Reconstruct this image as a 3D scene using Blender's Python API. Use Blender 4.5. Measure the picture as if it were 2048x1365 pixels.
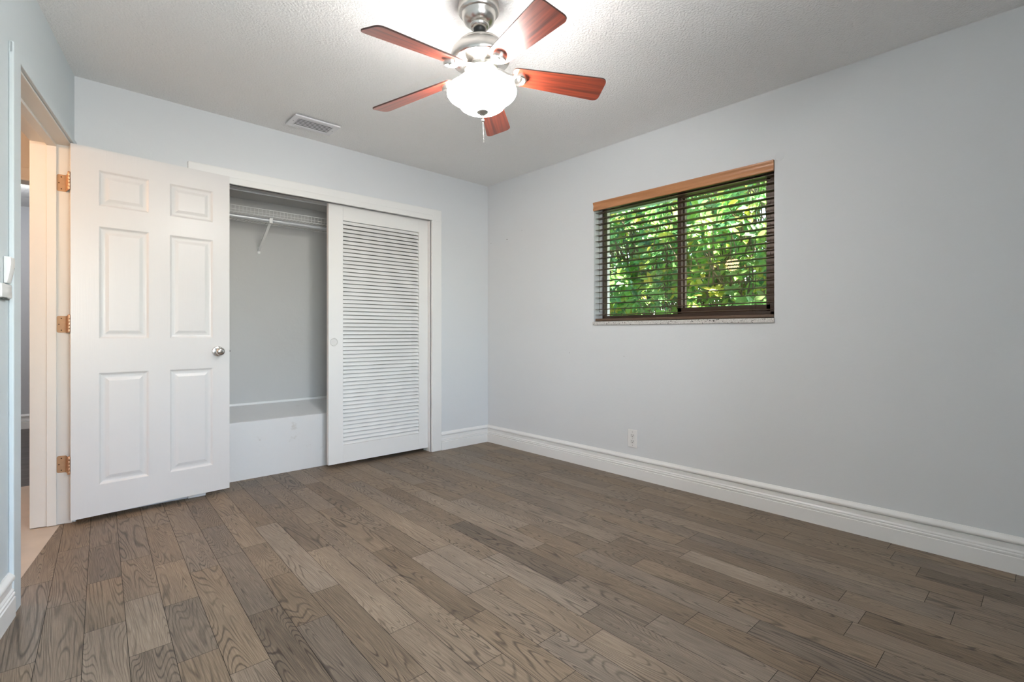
import bpy, bmesh, math, random
from mathutils import Vector, Matrix
R = random.Random(7)
PI = math.pi
scene = bpy.context.scene
for o in list(bpy.data.objects):
    bpy.data.objects.remove(o)

# ------------------------------------------------------------------ camera, sky, sun, exposure
F_PX, Y0 = 998.5, 666.5
YAW = 0.7418
CAM = Vector((-3.036, -3.655, 1.028))
cd = bpy.data.cameras.new('camera')
cam = bpy.data.objects.new('camera', cd)
scene.collection.objects.link(cam)
cam.location = CAM
cam.rotation_euler = (PI / 2, 0, -YAW)
cd.sensor_fit = 'HORIZONTAL'
cd.sensor_width = 36.0
cd.lens = 36.0 * F_PX / 2048
cd.shift_y = -(682.5 - Y0) / 2048
cd.clip_start = 0.02
scene.camera = cam

scene.view_settings.view_transform = 'Standard'
scene.view_settings.look = 'None'
scene.view_settings.gamma = 1.0
scene.view_settings.exposure = 1.0
scene.view_settings.use_curve_mapping = False

w = bpy.data.worlds.new('sky'); scene.world = w
w.use_nodes = True
nt = w.node_tree
nt.nodes.clear()
sk = nt.nodes.new('ShaderNodeTexSky'); sk.sky_type = 'NISHITA'
sk.sun_disc = False
sk.sun_elevation = math.radians(52); sk.sun_rotation = math.radians(150)
bg = nt.nodes.new('ShaderNodeBackground'); bg.inputs['Strength'].default_value = 0.8
wo = nt.nodes.new('ShaderNodeOutputWorld')
nt.links.new(sk.outputs[0], bg.inputs[0]); nt.links.new(bg.outputs[0], wo.inputs[0])

def light(name, kind, loc, energy, color=(1, 1, 1), **kw):
    l = bpy.data.lights.new(name, kind); l.energy = energy; l.color = color
    for k, v in kw.items(): setattr(l, k, v)
    o = bpy.data.objects.new(name, l); scene.collection.objects.link(o); o.location = loc
    return o
sun = light('sun', 'SUN', (0, 0, 6), 20.0, (1.0, .95, .86), angle=math.radians(1.0))
sun.rotation_euler = Vector((0.15, 0.56, -0.81)).to_track_quat('-Z', 'Y').to_euler()

# ------------------------------------------------------------------ helpers
C = scene.collection
def link(name, bm, mat, parent=None, smooth=None):
    me = bpy.data.meshes.new(name)
    bmesh.ops.recalc_face_normals(bm, faces=bm.faces)
    bm.to_mesh(me); bm.free()
    o = bpy.data.objects.new(name, me); C.objects.link(o)
    for m in (mat if isinstance(mat, (list, tuple)) else [mat]): me.materials.append(m)
    if smooth is not None:
        me.polygons.foreach_set('use_smooth', [True] * len(me.polygons))
        if smooth < 180: me.set_sharp_from_angle(angle=math.radians(smooth))
    if parent is not None: o.parent = parent
    return o
def empty(name, loc=(0, 0, 0), rot=(0, 0, 0)):
    o = bpy.data.objects.new(name, None); C.objects.link(o); o.location = loc; o.rotation_euler = rot
    o.empty_display_size = .05
    return o
def tag(o, label=None, cat=None, group=None, kind=None):
    if label: o['label'] = label
    if cat: o['category'] = cat
    if group: o['group'] = group
    if kind: o['kind'] = kind
    return o
def box(bm, a, b, bev=0, M=None, mi=0, seg=2):
    a, b = Vector(a), Vector(b)
    vs = [bm.verts.new((x, y, z)) for x in (a.x, b.x) for y in (a.y, b.y) for z in (a.z, b.z)]
    fs = []
    for q in ((0, 1, 3, 2), (4, 6, 7, 5), (0, 4, 5, 1), (2, 3, 7, 6), (0, 2, 6, 4), (1, 5, 7, 3)):
        f = bm.faces.new([vs[i] for i in q]); f.material_index = mi; fs.append(f)
    bmesh.ops.recalc_face_normals(bm, faces=fs)
    if bev:
        es = list({e for f in fs for e in f.edges})
        r = bmesh.ops.bevel(bm, geom=es + vs, offset=bev, segments=seg, affect='EDGES', profile=.5)
        vs = list({v for f in r['faces'] for v in f.verts} | {v for v in vs if v.is_valid})
        for f in r['faces']: f.material_index = mi
    if M is not None: bmesh.ops.transform(bm, matrix=M, verts=vs)
    return vs
def quad(bm, pts, mi=0):
    f = bm.faces.new([bm.verts.new(p) for p in pts]); f.material_index = mi; return f
def lathe(bm, prof, n=48, c=(0, 0, 0), M=None, mi=0):
    rings = []
    new = []
    for r, z in prof:
        if r < 1e-6:
            v = bm.verts.new((c[0], c[1], c[2] + z)); rings.append([v]); new.append(v)
        else:
            ring = [bm.verts.new((c[0] + r * math.cos(2 * PI * i / n), c[1] + r * math.sin(2 * PI * i / n), c[2] + z)) for i in range(n)]
            rings.append(ring); new += ring
    for a, b in zip(rings, rings[1:]):
        for i in range(n):
            j = (i + 1) % n
            if len(a) == 1 and len(b) == 1: continue
            if len(a) == 1: f = bm.faces.new((a[0], b[j], b[i]))
            elif len(b) == 1: f = bm.faces.new((a[i], a[j], b[0]))
            else: f = bm.faces.new((a[i], a[j], b[j], b[i]))
            f.material_index = mi
    if M is not None: bmesh.ops.transform(bm, matrix=M, verts=new)
    return new
def tube(bm, pts, r, n=8, mi=0, caps=True):
    pts = [Vector(p) for p in pts]; rings = []
    for i, p in enumerate(pts):
        t = (pts[min(i + 1, len(pts) - 1)] - pts[max(i - 1, 0)]).normalized()
        up = Vector((0, 0, 1)) if abs(t.z) < .95 else Vector((1, 0, 0))
        a = t.cross(up).normalized(); b = t.cross(a)
        rr = r[i] if isinstance(r, (list, tuple)) else r
        rings.append([bm.verts.new(p + a * rr * math.cos(2 * PI * k / n) + b * rr * math.sin(2 * PI * k / n)) for k in range(n)])
    for u, v in zip(rings, rings[1:]):
        for k in range(n):
            f = bm.faces.new((u[k], u[(k + 1) % n], v[(k + 1) % n], v[k])); f.material_index = mi
    if caps:
        bm.faces.new(rings[0]); bm.faces.new(rings[-1])
def extrude_profile(bm, prof, p0, p1, outdir, mi=0, m0=0.0, m1=0.0):
    """prof: (offset along outdir, z); swept from p0 to p1; m0/m1 mitre (offset * m shifts the end along the run)"""
    p0, p1, outdir = Vector(p0), Vector(p1), Vector(outdir)
    t = (p1 - p0).normalized()
    A = [bm.verts.new(p0 + outdir * o + t * (o * m0) + Vector((0, 0, z))) for o, z in prof]
    B = [bm.verts.new(p1 + outdir * o + t * (o * m1) + Vector((0, 0, z))) for o, z in prof]
    n = len(prof)
    for i in range(n):
        j = (i + 1) % n
        bm.faces.new((A[i], A[j], B[j], B[i])).material_index = mi
    bm.faces.new(A); bm.faces.new(list(reversed(B)))

# ------------------------------------------------------------------ materials
def new_mat(name):
    m = bpy.data.materials.new(name); m.use_nodes = True
    t = m.node_tree; b = t.nodes['Principled BSDF']
    return m, t, b
def bump(t, b, scale, dist, detail=3, strength=1.0, vec=None, rough=.55):
    n = t.nodes.new('ShaderNodeTexNoise'); n.inputs['Scale'].default_value = scale; n.inputs['Detail'].default_value = detail
    n.inputs['Roughness'].default_value = rough
    bp = t.nodes.new('ShaderNodeBump'); bp.inputs['Distance'].default_value = dist; bp.inputs['Strength'].default_value = strength
    if vec is None:
        tc = t.nodes.new('ShaderNodeNewGeometry'); vec = tc.outputs['Position']
    t.links.new(vec, n.inputs['Vector'])
    t.links.new(n.outputs['Fac'], bp.inputs['Height']); t.links.new(bp.outputs[0], b.inputs['Normal'])
    return n
def plain(name, col, rough=.5, metal=0, bscale=None, bdist=.001, spec=.5, var=0.0, vscale=3):
    m, t, b = new_mat(name)
    b.inputs['Base Color'].default_value = (*col, 1); b.inputs['Roughness'].default_value = rough
    b.inputs['Metallic'].default_value = metal; b.inputs['Specular IOR Level'].default_value = spec
    if bscale: bump(t, b, bscale, bdist)
    if var:
        g = t.nodes.new('ShaderNodeNewGeometry'); n = t.nodes.new('ShaderNodeTexNoise'); n.inputs['Scale'].default_value = vscale; n.inputs['Detail'].default_value = 5
        t.links.new(g.outputs['Position'], n.inputs['Vector'])
        mx = t.nodes.new('ShaderNodeMix'); mx.data_type = 'RGBA'
        mx.inputs['A'].default_value = (*[c * (1 - var) for c in col], 1); mx.inputs['B'].default_value = (*[min(1, c * (1 + var)) for c in col], 1)
        t.links.new(n.outputs['Fac'], mx.inputs['Factor']); t.links.new(mx.outputs['Result'], b.inputs['Base Color'])
    return m
M_wall = plain('wall_paint', (.690, .710, .728), .55, bscale=55, bdist=.0006, spec=.25, var=.012, vscale=1.6)
M_wall_left = plain('daylit_blue_wall_paint', (.615, .675, .705), .5, bscale=55, bdist=.0006, spec=.3, var=.012, vscale=1.6)  # wall paint with daylight's bluer tint put into the colour
M_ceil = plain('ceiling_texture_paint', (.885, .885, .88), .8, bscale=95, bdist=.007, spec=.15)
M_white = plain('white_semigloss_paint', (.81, .81, .80), .32, bscale=14, bdist=.0006, spec=.4)
M_door = plain('door_white_paint', (.71, .70, .695), .30, spec=.4)
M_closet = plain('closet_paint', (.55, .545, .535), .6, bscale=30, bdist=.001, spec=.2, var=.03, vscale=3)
M_cream = plain('cream_jamb_paint', (.76, .745, .71), .4, bscale=20, bdist=.0008, var=.02, vscale=12)
M_plastic = plain('white_plastic', (.80, .80, .79), .3)
M_black = plain('black_slot', (.012, .012, .012), .5)
M_brass = plain('worn_brass', (.50, .31, .18), .45, .5, var=.15, vscale=60)
M_brasspin = plain('brass_pin', (.62, .36, .22), .35, .8)
M_nickel = plain('brushed_nickel', (.62, .60, .57), .27, 1.0, bscale=300, bdist=.0002)
M_chrome = plain('satin_chrome', (.62, .60, .58), .2, 1.0)
M_blackplastic = plain('black_plastic', (.02, .02, .02), .4)
M_wire = plain('white_vinyl_wire', (.78, .78, .77), .4)
M_brownframe = plain('bronze_aluminium', (.075, .048, .034), .38, .25)
M_sashedge = plain('skylit_sash_edge', (.80, .85, .92), .35, .0)  # sky light on the sash edge is put into this pale colour
M_slat = plain('dark_walnut_slat', (.105, .064, .040), .36, spec=.5, var=.2, vscale=40)
M_cord = plain('brown_cord', (.05, .032, .02), .8)
M_tassel = plain('wood_tassel', (.10, .045, .018), .35)
M_reveal = plain('white_reveal_paint', (.80, .82, .84), .45)
M_vent = plain('vent_white_enamel', (.78, .78, .80), .35)
M_hallwall = plain('hall_grey_paint', (.55, .56, .58), .6, bscale=60, bdist=.001)
M_hallwhite = plain('hall_white_paint', (.78, .76, .74), .5)
M_screw = plain('dark_screw', (.12, .11, .1), .4, .6)
M_plate_screw = plain('plate_screw_metal', (.45, .45, .44), .4, .4)
M_vent_screw = plain('vent_screw_metal', (.35, .35, .36), .4, .6)
M_soffit = plain('eave_soffit_paint', (.66, .72, .88), .7)
M_earth = plain('garden_soil', (.09, .07, .05), .95, var=.3, vscale=8)
M_stucco = plain('exterior_stucco', (.7, .7, .68), .8, bscale=80, bdist=.004)

def grain_vec(t, sx, sy, sz, coord='Object'):
    tc = t.nodes.new('ShaderNodeTexCoord'); mp = t.nodes.new('ShaderNodeMapping')
    mp.inputs['Scale'].default_value = (sx, sy, sz); t.links.new(tc.outputs[coord], mp.inputs['Vector'])
    return mp.outputs[0]
def wood(name, dark, light, rough, sc=(3, 60, 60), coat=0, contrast=(.3, .7), spec=.5):
    m, t, b = new_mat(name)
    v = grain_vec(t, *sc)
    n = t.nodes.new('ShaderNodeTexNoise'); n.inputs['Scale'].default_value = 1; n.inputs['Detail'].default_value = 6
    t.links.new(v, n.inputs['Vector'])
    r = t.nodes.new('ShaderNodeValToRGB'); e = r.color_ramp.elements
    e[0].position, e[1].position = contrast; e[0].color = (*dark, 1); e[1].color = (*light, 1)
    t.links.new(n.outputs['Fac'], r.inputs[0]); t.links.new(r.outputs[0], b.inputs['Base Color'])
    b.inputs['Roughness'].default_value = rough; b.inputs['Coat Weight'].default_value = coat; b.inputs['Coat Roughness'].default_value = .25
    b.inputs['Specular IOR Level'].default_value = spec
    return m
M_blade = wood('cherry_blade_veneer', (.085, .019, .014), (.40, .068, .028), .28, sc=(2.5, 70, 70), spec=.6, coat=.5)
M_bladeedge = plain('dark_blade_edge', (.05, .02, .015), .5)
M_valance = wood('oak_valance', (.40, .175, .07), (.55, .26, .12), .35, sc=(50, 2.5, 50))

# oak grained white door skin: faint vertical emboss
_m, _t, _b = M_door, M_door.node_tree, M_door.node_tree.nodes['Principled BSDF']
_v = grain_vec(_t, 160, 160, 5)
_n = _t.nodes.new('ShaderNodeTexNoise'); _n.inputs['Scale'].default_value = 1; _n.inputs['Detail'].default_value = 4
_bp = _t.nodes.new('ShaderNodeBump'); _bp.inputs['Distance'].default_value = .0006; _bp.inputs['Strength'].default_value = .6
_t.links.new(_v, _n.inputs['Vector']); _t.links.new(_n.outputs['Fac'], _bp.inputs['Height']); _t.links.new(_bp.outputs[0], _b.inputs['Normal'])

# glass: clear pane with fresnel reflection
m, t, b = new_mat('clear_glass'); t.nodes.remove(b)
tr = t.nodes.new('ShaderNodeBsdfTransparent'); tr.inputs[0].default_value = (.95, .97, .96, 1)
gl = t.nodes.new('ShaderNodeBsdfGlossy'); gl.inputs['Roughness'].default_value = .02
fr = t.nodes.new('ShaderNodeFresnel'); fr.inputs[0].default_value = 1.45
mx = t.nodes.new('ShaderNodeMixShader'); t.links.new(fr.outputs[0], mx.inputs[0]); t.links.new(tr.outputs[0], mx.inputs[1]); t.links.new(gl.outputs[0], mx.inputs[2])
t.links.new(mx.outputs[0], t.nodes['Material Output'].inputs[0]); M_glass = m

# terrazzo sill
m, t, b = new_mat('speckled_sill_stone')
g = t.nodes.new('ShaderNodeNewGeometry'); vo = t.nodes.new('ShaderNodeTexVoronoi'); vo.inputs['Scale'].default_value = 130
n2 = t.nodes.new('ShaderNodeTexNoise'); n2.inputs['Scale'].default_value = 120; n2.inputs['Detail'].default_value = 2
t.links.new(g.outputs['Position'], vo.inputs['Vector']); t.links.new(g.outputs['Position'], n2.inputs['Vector'])
r = t.nodes.new('ShaderNodeValToRGB'); r.color_ramp.interpolation = 'CONSTANT'
e = r.color_ramp.elements; e[0].color = (.08, .07, .07, 1); e[1].position = .37; e[1].color = (.62, .61, .59, 1)
x = e.new(.55); x.color = (.50, .48, .46, 1)
t.links.new(n2.outputs['Fac'], r.inputs[0]); t.links.new(r.outputs[0], b.inputs['Base Color']); b.inputs['Roughness'].default_value = .3
M_sill = m

# lit opal glass of the fan lamp
m, t, b = new_mat('lit_opal_glass')
b.inputs['Base Color'].default_value = (.9, .9, .88, 1); b.inputs['Roughness'].default_value = .25
b.inputs['Emission Color'].default_value = (1.0, .98, .955, 1); b.inputs['Emission Strength'].default_value = 44.0
M_bowl = m

# white platform with scuffs
m, t, b = new_mat('scuffed_white_paint')
g = t.nodes.new('ShaderNodeNewGeometry'); n1 = t.nodes.new('ShaderNodeTexNoise'); n1.inputs['Scale'].default_value = 9; n1.inputs['Detail'].default_value = 9; n1.inputs['Roughness'].default_value = .7
t.links.new(g.outputs['Position'], n1.inputs['Vector'])
r = t.nodes.new('ShaderNodeValToRGB'); e = r.color_ramp.elements; e[0].position = .24; e[0].color = (.60, .57, .53, 1); e[1].position = .36; e[1].color = (.76, .755, .75, 1)
t.links.new(n1.outputs['Fac'], r.inputs[0]); t.links.new(r.outputs[0], b.inputs['Base Color']); b.inputs['Roughness'].default_value = .45
bump(t, b, 45, .0015)
M_scuff = m

# hall stone floor
M_tan = plain('tan_marble', (.56, .47, .38), .28, var=.14, vscale=7)
M_darkfloor = wood('grey_brown_far_floor', (.045, .035, .032), (.12, .10, .095), .4, sc=(3, 40, 3), spec=.4)

# floor planks: attribute driven oak
m, t, b = new_mat('weathered_oak_planks')
L = t.links
def N(k, **kw):
    n = t.nodes.new(k)
    for a, v in kw.items(): setattr(n, a, v)
    return n
uv = N('ShaderNodeUVMap'); uv.uv_map = 'grain'
tone = N('ShaderNodeAttribute'); tone.attribute_name = 'tone'; tone.attribute_type = 'GEOMETRY'
sep = N('ShaderNodeSeparateColor'); L.new(tone.outputs['Color'], sep.inputs[0])
def mapping(sx, sy):
    mp = N('ShaderNodeMapping'); mp.inputs['Scale'].default_value = (sx, sy, 1); L.new(uv.outputs[0], mp.inputs[0]); return mp.outputs[0]
def noise(v, sc, det, rough=.5, dist=0):
    n = N('ShaderNodeTexNoise'); n.inputs['Scale'].default_value = sc; n.inputs['Detail'].default_value = det; n.inputs['Roughness'].default_value = rough; n.inputs['Distortion'].default_value = dist
    L.new(v, n.inputs['Vector']); return n.outputs['Fac']
def mth(op, a, b_=None, c=None):
    n = N('ShaderNodeMath', operation=op)
    for i, q in enumerate((a, b_, c)):
        if q is None: continue
        if isinstance(q, (int, float)): n.inputs[i].default_value = q
        else: L.new(q, n.inputs[i])
    return n.outputs[0]
# growth rings: contour lines of a smooth stretched field -> cathedrals and swirls
field = noise(mapping(11.0, 1.0), 1.0, 1.0, .4, .2)
wob = noise(mapping(60, 12), 1.0, 2.0)
fld = mth('ADD', field, mth('MULTIPLY', wob, .012))
rings = mth('FRACT', mth('MULTIPLY', fld, mth('MULTIPLY_ADD', sep.outputs[1], 34.0, 20.0)))
ridge = mth('ABSOLUTE', mth('SUBTRACT', rings, .5))          # 0..0.5
line = N('ShaderNodeMapRange'); line.inputs['From Min'].default_value = 0.02; line.inputs['From Max'].default_value = 0.20
line.inputs['To Min'].default_value = 1; line.inputs['To Max'].default_value = 0; L.new(ridge, line.inputs['Value'])
lmask = N('ShaderNodeMapRange'); lmask.inputs['From Min'].default_value = .38; lmask.inputs['From Max'].default_value = .62
L.new(noise(mapping(7, 2.0), 1.0, 2.0), lmask.inputs['Value'])
lines = mth('MULTIPLY', line.outputs[0], mth('MULTIPLY_ADD', lmask.outputs[0], .75, .25))
fib = noise(mapping(260, 7), 1.0, 4.0, .65)                    # fine pores along the board
blot = noise(mapping(5, 1.6), 1.0, 3.0, .55)                   # stain blotches
val = mth('ADD', mth('MULTIPLY', mth('SUBTRACT', fib, .5), .8), mth('MULTIPLY', mth('SUBTRACT', blot, .5), .42))
val = mth('ADD', val, mth('MULTIPLY', lines, -.38))
val = mth('ADD', val, sep.outputs[0])
cr = N('ShaderNodeValToRGB'); e = cr.color_ramp.elements
e[0].position = 0.0; e[0].color = (.046, .032, .022, 1); e[1].position = 1.0; e[1].color = (.50, .40, .305, 1)
q = e.new(.33); q.color = (.142, .105, .073, 1); q = e.new(.62); q.color = (.272, .207, .148, 1)
L.new(val, cr.inputs[0])
hs = N('ShaderNodeHueSaturation'); L.new(cr.outputs[0], hs.inputs['Color'])
L.new(mth('MULTIPLY_ADD', sep.outputs[2], .26, .84), hs.inputs['Saturation'])
L.new(hs.outputs[0], b.inputs['Base Color'])
b.inputs['Specular IOR Level'].default_value = .35
rr = mth('MULTIPLY_ADD', blot, .22, .36); L.new(rr, b.inputs['Roughness'])
bp = N('ShaderNodeBump'); bp.inputs['Distance'].default_value = .0007; bp.inputs['Strength'].default_value = .7
L.new(mth('SUBTRACT', fib, mth('MULTIPLY', lines, .8)), bp.inputs['Height']); L.new(bp.outputs[0], b.inputs['Normal'])
M_floor = m
M_gap = plain('plank_gap', (.012, .009, .007), .9)

# leaves
m, t, b = new_mat('glossy_leaf')
tone = t.nodes.new('ShaderNodeAttribute'); tone.attribute_name = 'tone'
t.links.new(tone.outputs['Color'], b.inputs['Base Color']); b.inputs['Roughness'].default_value = .30
tl = t.nodes.new('ShaderNodeBsdfTranslucent'); t.links.new(tone.outputs['Color'], tl.inputs[0])
ms = t.nodes.new('ShaderNodeMixShader'); ms.inputs[0].default_value = .35
t.links.new(b.outputs[0], ms.inputs[1]); t.links.new(tl.outputs[0], ms.inputs[2]); t.links.new(ms.outputs[0], t.nodes['Material Output'].inputs[0])
M_leaf = m
M_bark = plain('pale_bark', (.26, .20, .14), .8, var=.25, vscale=30)

# ------------------------------------------------------------------ the room shell
H = 2.42
HL = 2.445                                   # the old ceiling sits a touch higher in the back left corner
LC = Vector((-2.955, 0, 0))                   # back left corner
LD = Vector((-.183, -.983, 0)).normalized()   # left wall runs this way, slightly out of square
LN = Vector((LD.y, -LD.x, 0))                 # into the hall
YF = -4.55                                    # wall behind the camera
SF = (0 - YF) / -LD.y
def lw(s, off, z): return LC + LD * s + LN * off + Vector((0, 0, z))
T = .16

# floor: individual oak boards
W = .1186
X0 = -2.9633
YA = -3.62
def edge_x(k, y):
    """board edges fan very slightly, as the boards were laid from the right wall"""
    x = X0 + W * k
    f = max(0.0, (x + .35) / (X0 + .35))
    return x + f * .052 * (y - YA)
def unproj(px, py, z=0.0):
    s, c = math.sin(YAW), math.cos(YAW)
    d = Vector((s, c, 0)) + Vector((c, -s, 0)) * ((px - 1024) / F_PX) + Vector((0, 0, -(py - Y0) / F_PX))
    return CAM + d * ((z - CAM.z) / d.z)
JOINTS = [(69, 1170), (135, 1208), (152, 1354), (214, 1160), (223, 1251), (211, 1091), (282, 1115), (299, 1191), (326, 1292), (352.5, 1122), (381, 1198.5),
          (424, 1302), (430, 1133), (442.6, 1051), (529.5, 1322), (655.5, 1230.5), (781.6, 1268), (531, 1085.7), (529, 1161), (617, 1049), (604, 1016), (693, 1020),
          (746, 1106), (746.5, 1063.5), (824, 1116), (937, 1190), (925, 1242), (754, 1167), (807, 1027), (908, 1049), (993, 1108), (766, 979), (824, 987),
          (1025, 948), (1123, 990), (1082, 946.6), (1262.6, 1003.7), (1037, 1057.6), (1009, 1006), (1134, 1073.6), (1271, 1127), (1061.5, 1100), (1156, 1109),
          (1165, 1035.6), (1233, 1079.6), (1125, 1167), (1299, 1247), (1169.7, 1227.6), (1098, 1276.7), (1181, 1275), (1377, 1241), (1360, 1085),
          (1447, 1196), (1505, 1256), (1545.5, 1354.5), (1629.5, 1349.6), (1686, 1191), (1696.5, 1257.8), (1760.7, 1319), (1785.7, 1110.7), (1836.7, 1143.7),
          (1854, 1194), (1964.7, 1203.5), (1905.8, 1235.4), (2031, 1158)]
TONES = [(950, 1078, .30), (1200, 1098, .36), (830, 1165, .40), (1620, 1300, .46), (1680, 1330, .36), (1950, 1170, .36), (1900, 1300, .38), (700, 1290, .37), (560, 1320, .33),
         (560, 1200, .44), (640, 1150, .60), (760, 1230, .60), (270, 1165, .47), (335, 1150, .60), (1230, 1190, .42), (1100, 1240, .55), (1000, 1330, .52),
         (1420, 1120, .58), (1850, 1165, .50), (800, 1060, .56), (600, 960, .58), (560, 1000, .48), (480, 1100, .45), (90, 1240, .46), (250, 1210, .54), (240, 1310, .54),
         (310, 1240, .58), (310, 1340, .44), (400, 1250, .44), (430, 1345, .48), (700, 1180, .60), (890, 1010, .55), (1240, 1120, .40)]
rows = {}
for px, py in JOINTS:
    p = unproj(px, py)
    best = None
    for k in range(-4, 27):
        if edge_x(k, p.y) <= p.x < edge_x(k + 1, p.y): best = k
    rows.setdefault(best, []).append(p.y)
def left_limit(y):                            # boards stop under the door, 5 cm into the wall; in the closet they run on
    return LC.x + LD.x / LD.y * y - .05
bm = bmesh.new(); uvl = bm.loops.layers.uv.new('grain'); col = bm.verts.layers.float_color.new('tone')
YB0, YB1 = YF + .0, .60
boards = []
for k in range(-7, 26):
    js = sorted(rows.get(k, []))
    js = [j for i, j in enumerate(js) if i == 0 or j - js[i - 1] > .12]
    full = []
    y = YB0 + R.uniform(-.5, 0)
    lo = js[0] if js else 99
    full.append(YB0)
    y = lo
    back = []
    while y > YB0 + .35 and js:
        y -= R.uniform(.4, .85)
        if y > YB0 + .15: back.append(y)
    full += sorted(back)
    if js:
        for a, b_ in zip(js, js[1:]):
            full.append(a)
            if b_ - a > 1.15: full.append((a + b_) / 2 + R.uniform(-.12, .12))
        full.append(js[-1]); y = js[-1]
    else: y = YB0
    while True:
        y += R.uniform(.42, .9)
        if y > YB1 - .2: break
        full.append(y)
    full.append(YB1)
    for a, b_ in zip(full, full[1:]): boards.append((k, a, b_))
tp = [(unproj(px, py), t_) for px, py, t_ in TONES]
G = .0008
for k, a, b_ in boards:
    tn = min(.66, max(.36, R.gauss(.50, .04)))
    for p, t_ in tp:
        if a < p.y < b_ and edge_x(k, p.y) < p.x < edge_x(k + 1, p.y): tn = t_
    freq, sat = R.random(), R.random()
    uo, vo_ = R.uniform(0, 50), R.uniform(0, 50)
    a2, b2 = a + G, b_ - G
    pts = [(edge_x(k, a2) + G, a2), (edge_x(k + 1, a2) - G, a2), (edge_x(k + 1, b2) - G, b2), (edge_x(k, b2) + G, b2)]
    # clip to the left by the threshold line and to the right by the wall
    def clip(poly, f):
        out = []
        for i in range(len(poly)):
            p, q_ = poly[i], poly[(i + 1) % len(poly)]
            fp, fq = f(p), f(q_)
            if fp >= 0: out.append(p)
            if fp * fq < 0:
                s_ = fp / (fp - fq); out.append((p[0] + (q_[0] - p[0]) * s_, p[1] + (q_[1] - p[1]) * s_))
        return out
    pts = clip(pts, lambda p: -p[0])
    if pts: pts = clip(pts, lambda p: p[0] - left_limit(p[1]))
    if len(pts) < 3: continue
    vs = [bm.verts.new((p[0], p[1], 0)) for p in pts]
    for v in vs: v[col] = (tn, freq, sat, 1)
    f = bm.faces.new(vs)
    if f.normal.z < 0: f.normal_flip()
    for lp in f.loops:
        lp[uvl].uv = (lp.vert.co.x + uo, lp.vert.co.y + vo_)
me = bpy.data.meshes.new('floor'); bm.to_mesh(me); bm.free(); me.materials.append(M_floor)
me.update()
floor = bpy.data.objects.new('floor', me); C.objects.link(floor)
tag(floor, 'grey-brown oak plank floor running towards the closet', 'floor', kind='structure')
bm = bmesh.new()
quad(bm, [(left_limit(YF), YF, -.0025), (.0, YF, -.0025), (.0, .6, -.0025), (left_limit(.6), .6, -.0025)])
link('floor_seam_base', bm, M_gap, parent=floor)

# ceiling
bm = bmesh.new()
nx, ny = 12, 12
def cz(u, v):   # u 0 right..1 left, v 0 back..1 front
    return H + (HL - H) * u * max(0, 1 - v * 1.6)
grid = {}
for i in range(nx + 1):
    for j in range(ny + 1):
        y = .0 + (YF - .0) * j / ny
        xl = LC.x + LD.x / LD.y * y
        grid[i, j] = bm.verts.new((xl * i / nx, y, cz(i / nx, j / ny)))
for i in range(nx):
    for j in range(ny):
        bm.faces.new((grid[i, j], grid[i + 1, j], grid[i + 1, j + 1], grid[i, j + 1]))
ceil = link('ceiling', bm, M_ceil)
tag(ceil, 'pale ceiling with a fine stippled texture', 'ceiling', kind='structure')
for p_ in ceil.data.polygons: p_.use_smooth = True

HT = 2.50
# right wall with the window opening
WY0, WY1, WZ0, WZ1 = -2.563, -1.267, 1.087, 2.02
RT = .2
bm = bmesh.new()
ys = [YF, WY0, WY1, .3]; zs = [0, WZ0, WZ1, HT]
for i in range(3):
    for j in range(3):
        if i == 1 and j == 1: continue
        quad(bm, [(0, ys[i], zs[j]), (0, ys[i + 1], zs[j]), (0, ys[i + 1], zs[j + 1]), (0, ys[i], zs[j + 1])])
        quad(bm, [(RT, ys[i], zs[j]), (RT, ys[i], zs[j + 1]), (RT, ys[i + 1], zs[j + 1]), (RT, ys[i + 1], zs[j])], 1)
for a, b_ in (((WY0, WZ0), (WY1, WZ0)), ((WY1, WZ0), (WY1, WZ1)), ((WY1, WZ1), (WY0, WZ1)), ((WY0, WZ1), (WY0, WZ0))):
    quad(bm, [(0, a[0], a[1]), (0, b_[0], b_[1]), (RT, b_[0], b_[1]), (RT, a[0], a[1])], 2)
for y in (YF, .3): quad(bm, [(0, y, 0), (RT, y, 0), (RT, y, HT), (0, y, HT)], 1)
quad(bm, [(0, YF, HT), (RT, YF, HT), (RT, .3, HT), (0, .3, HT)], 1)
me = bpy.data.meshes.new('wall_right'); bm.to_mesh(me); bm.free()
for q in (M_wall, M_stucco, M_reveal): me.materials.append(q)
wr = bpy.data.objects.new('wall_right', me); C.objects.link(wr)
tag(wr, 'long pale grey wall holding the window', 'wall', kind='structure')

# back wall with closet opening
CX0, CX1, CZ1 = -2.33, -.636, 2.03
bm = bmesh.new()
def solid(a, b_, mi=0): box(bm, a, b_, mi=mi)
solid((-3.11, 0, 0), (CX0, .11, HT)); solid((CX1, 0, 0), (.0, .11, HT)); solid((CX0, 0, CZ1), (CX1, .11, HT))
wb = link('wall_back', bm, M_wall); tag(wb, 'back wall around the closet opening', 'wall', kind='structure')

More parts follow.
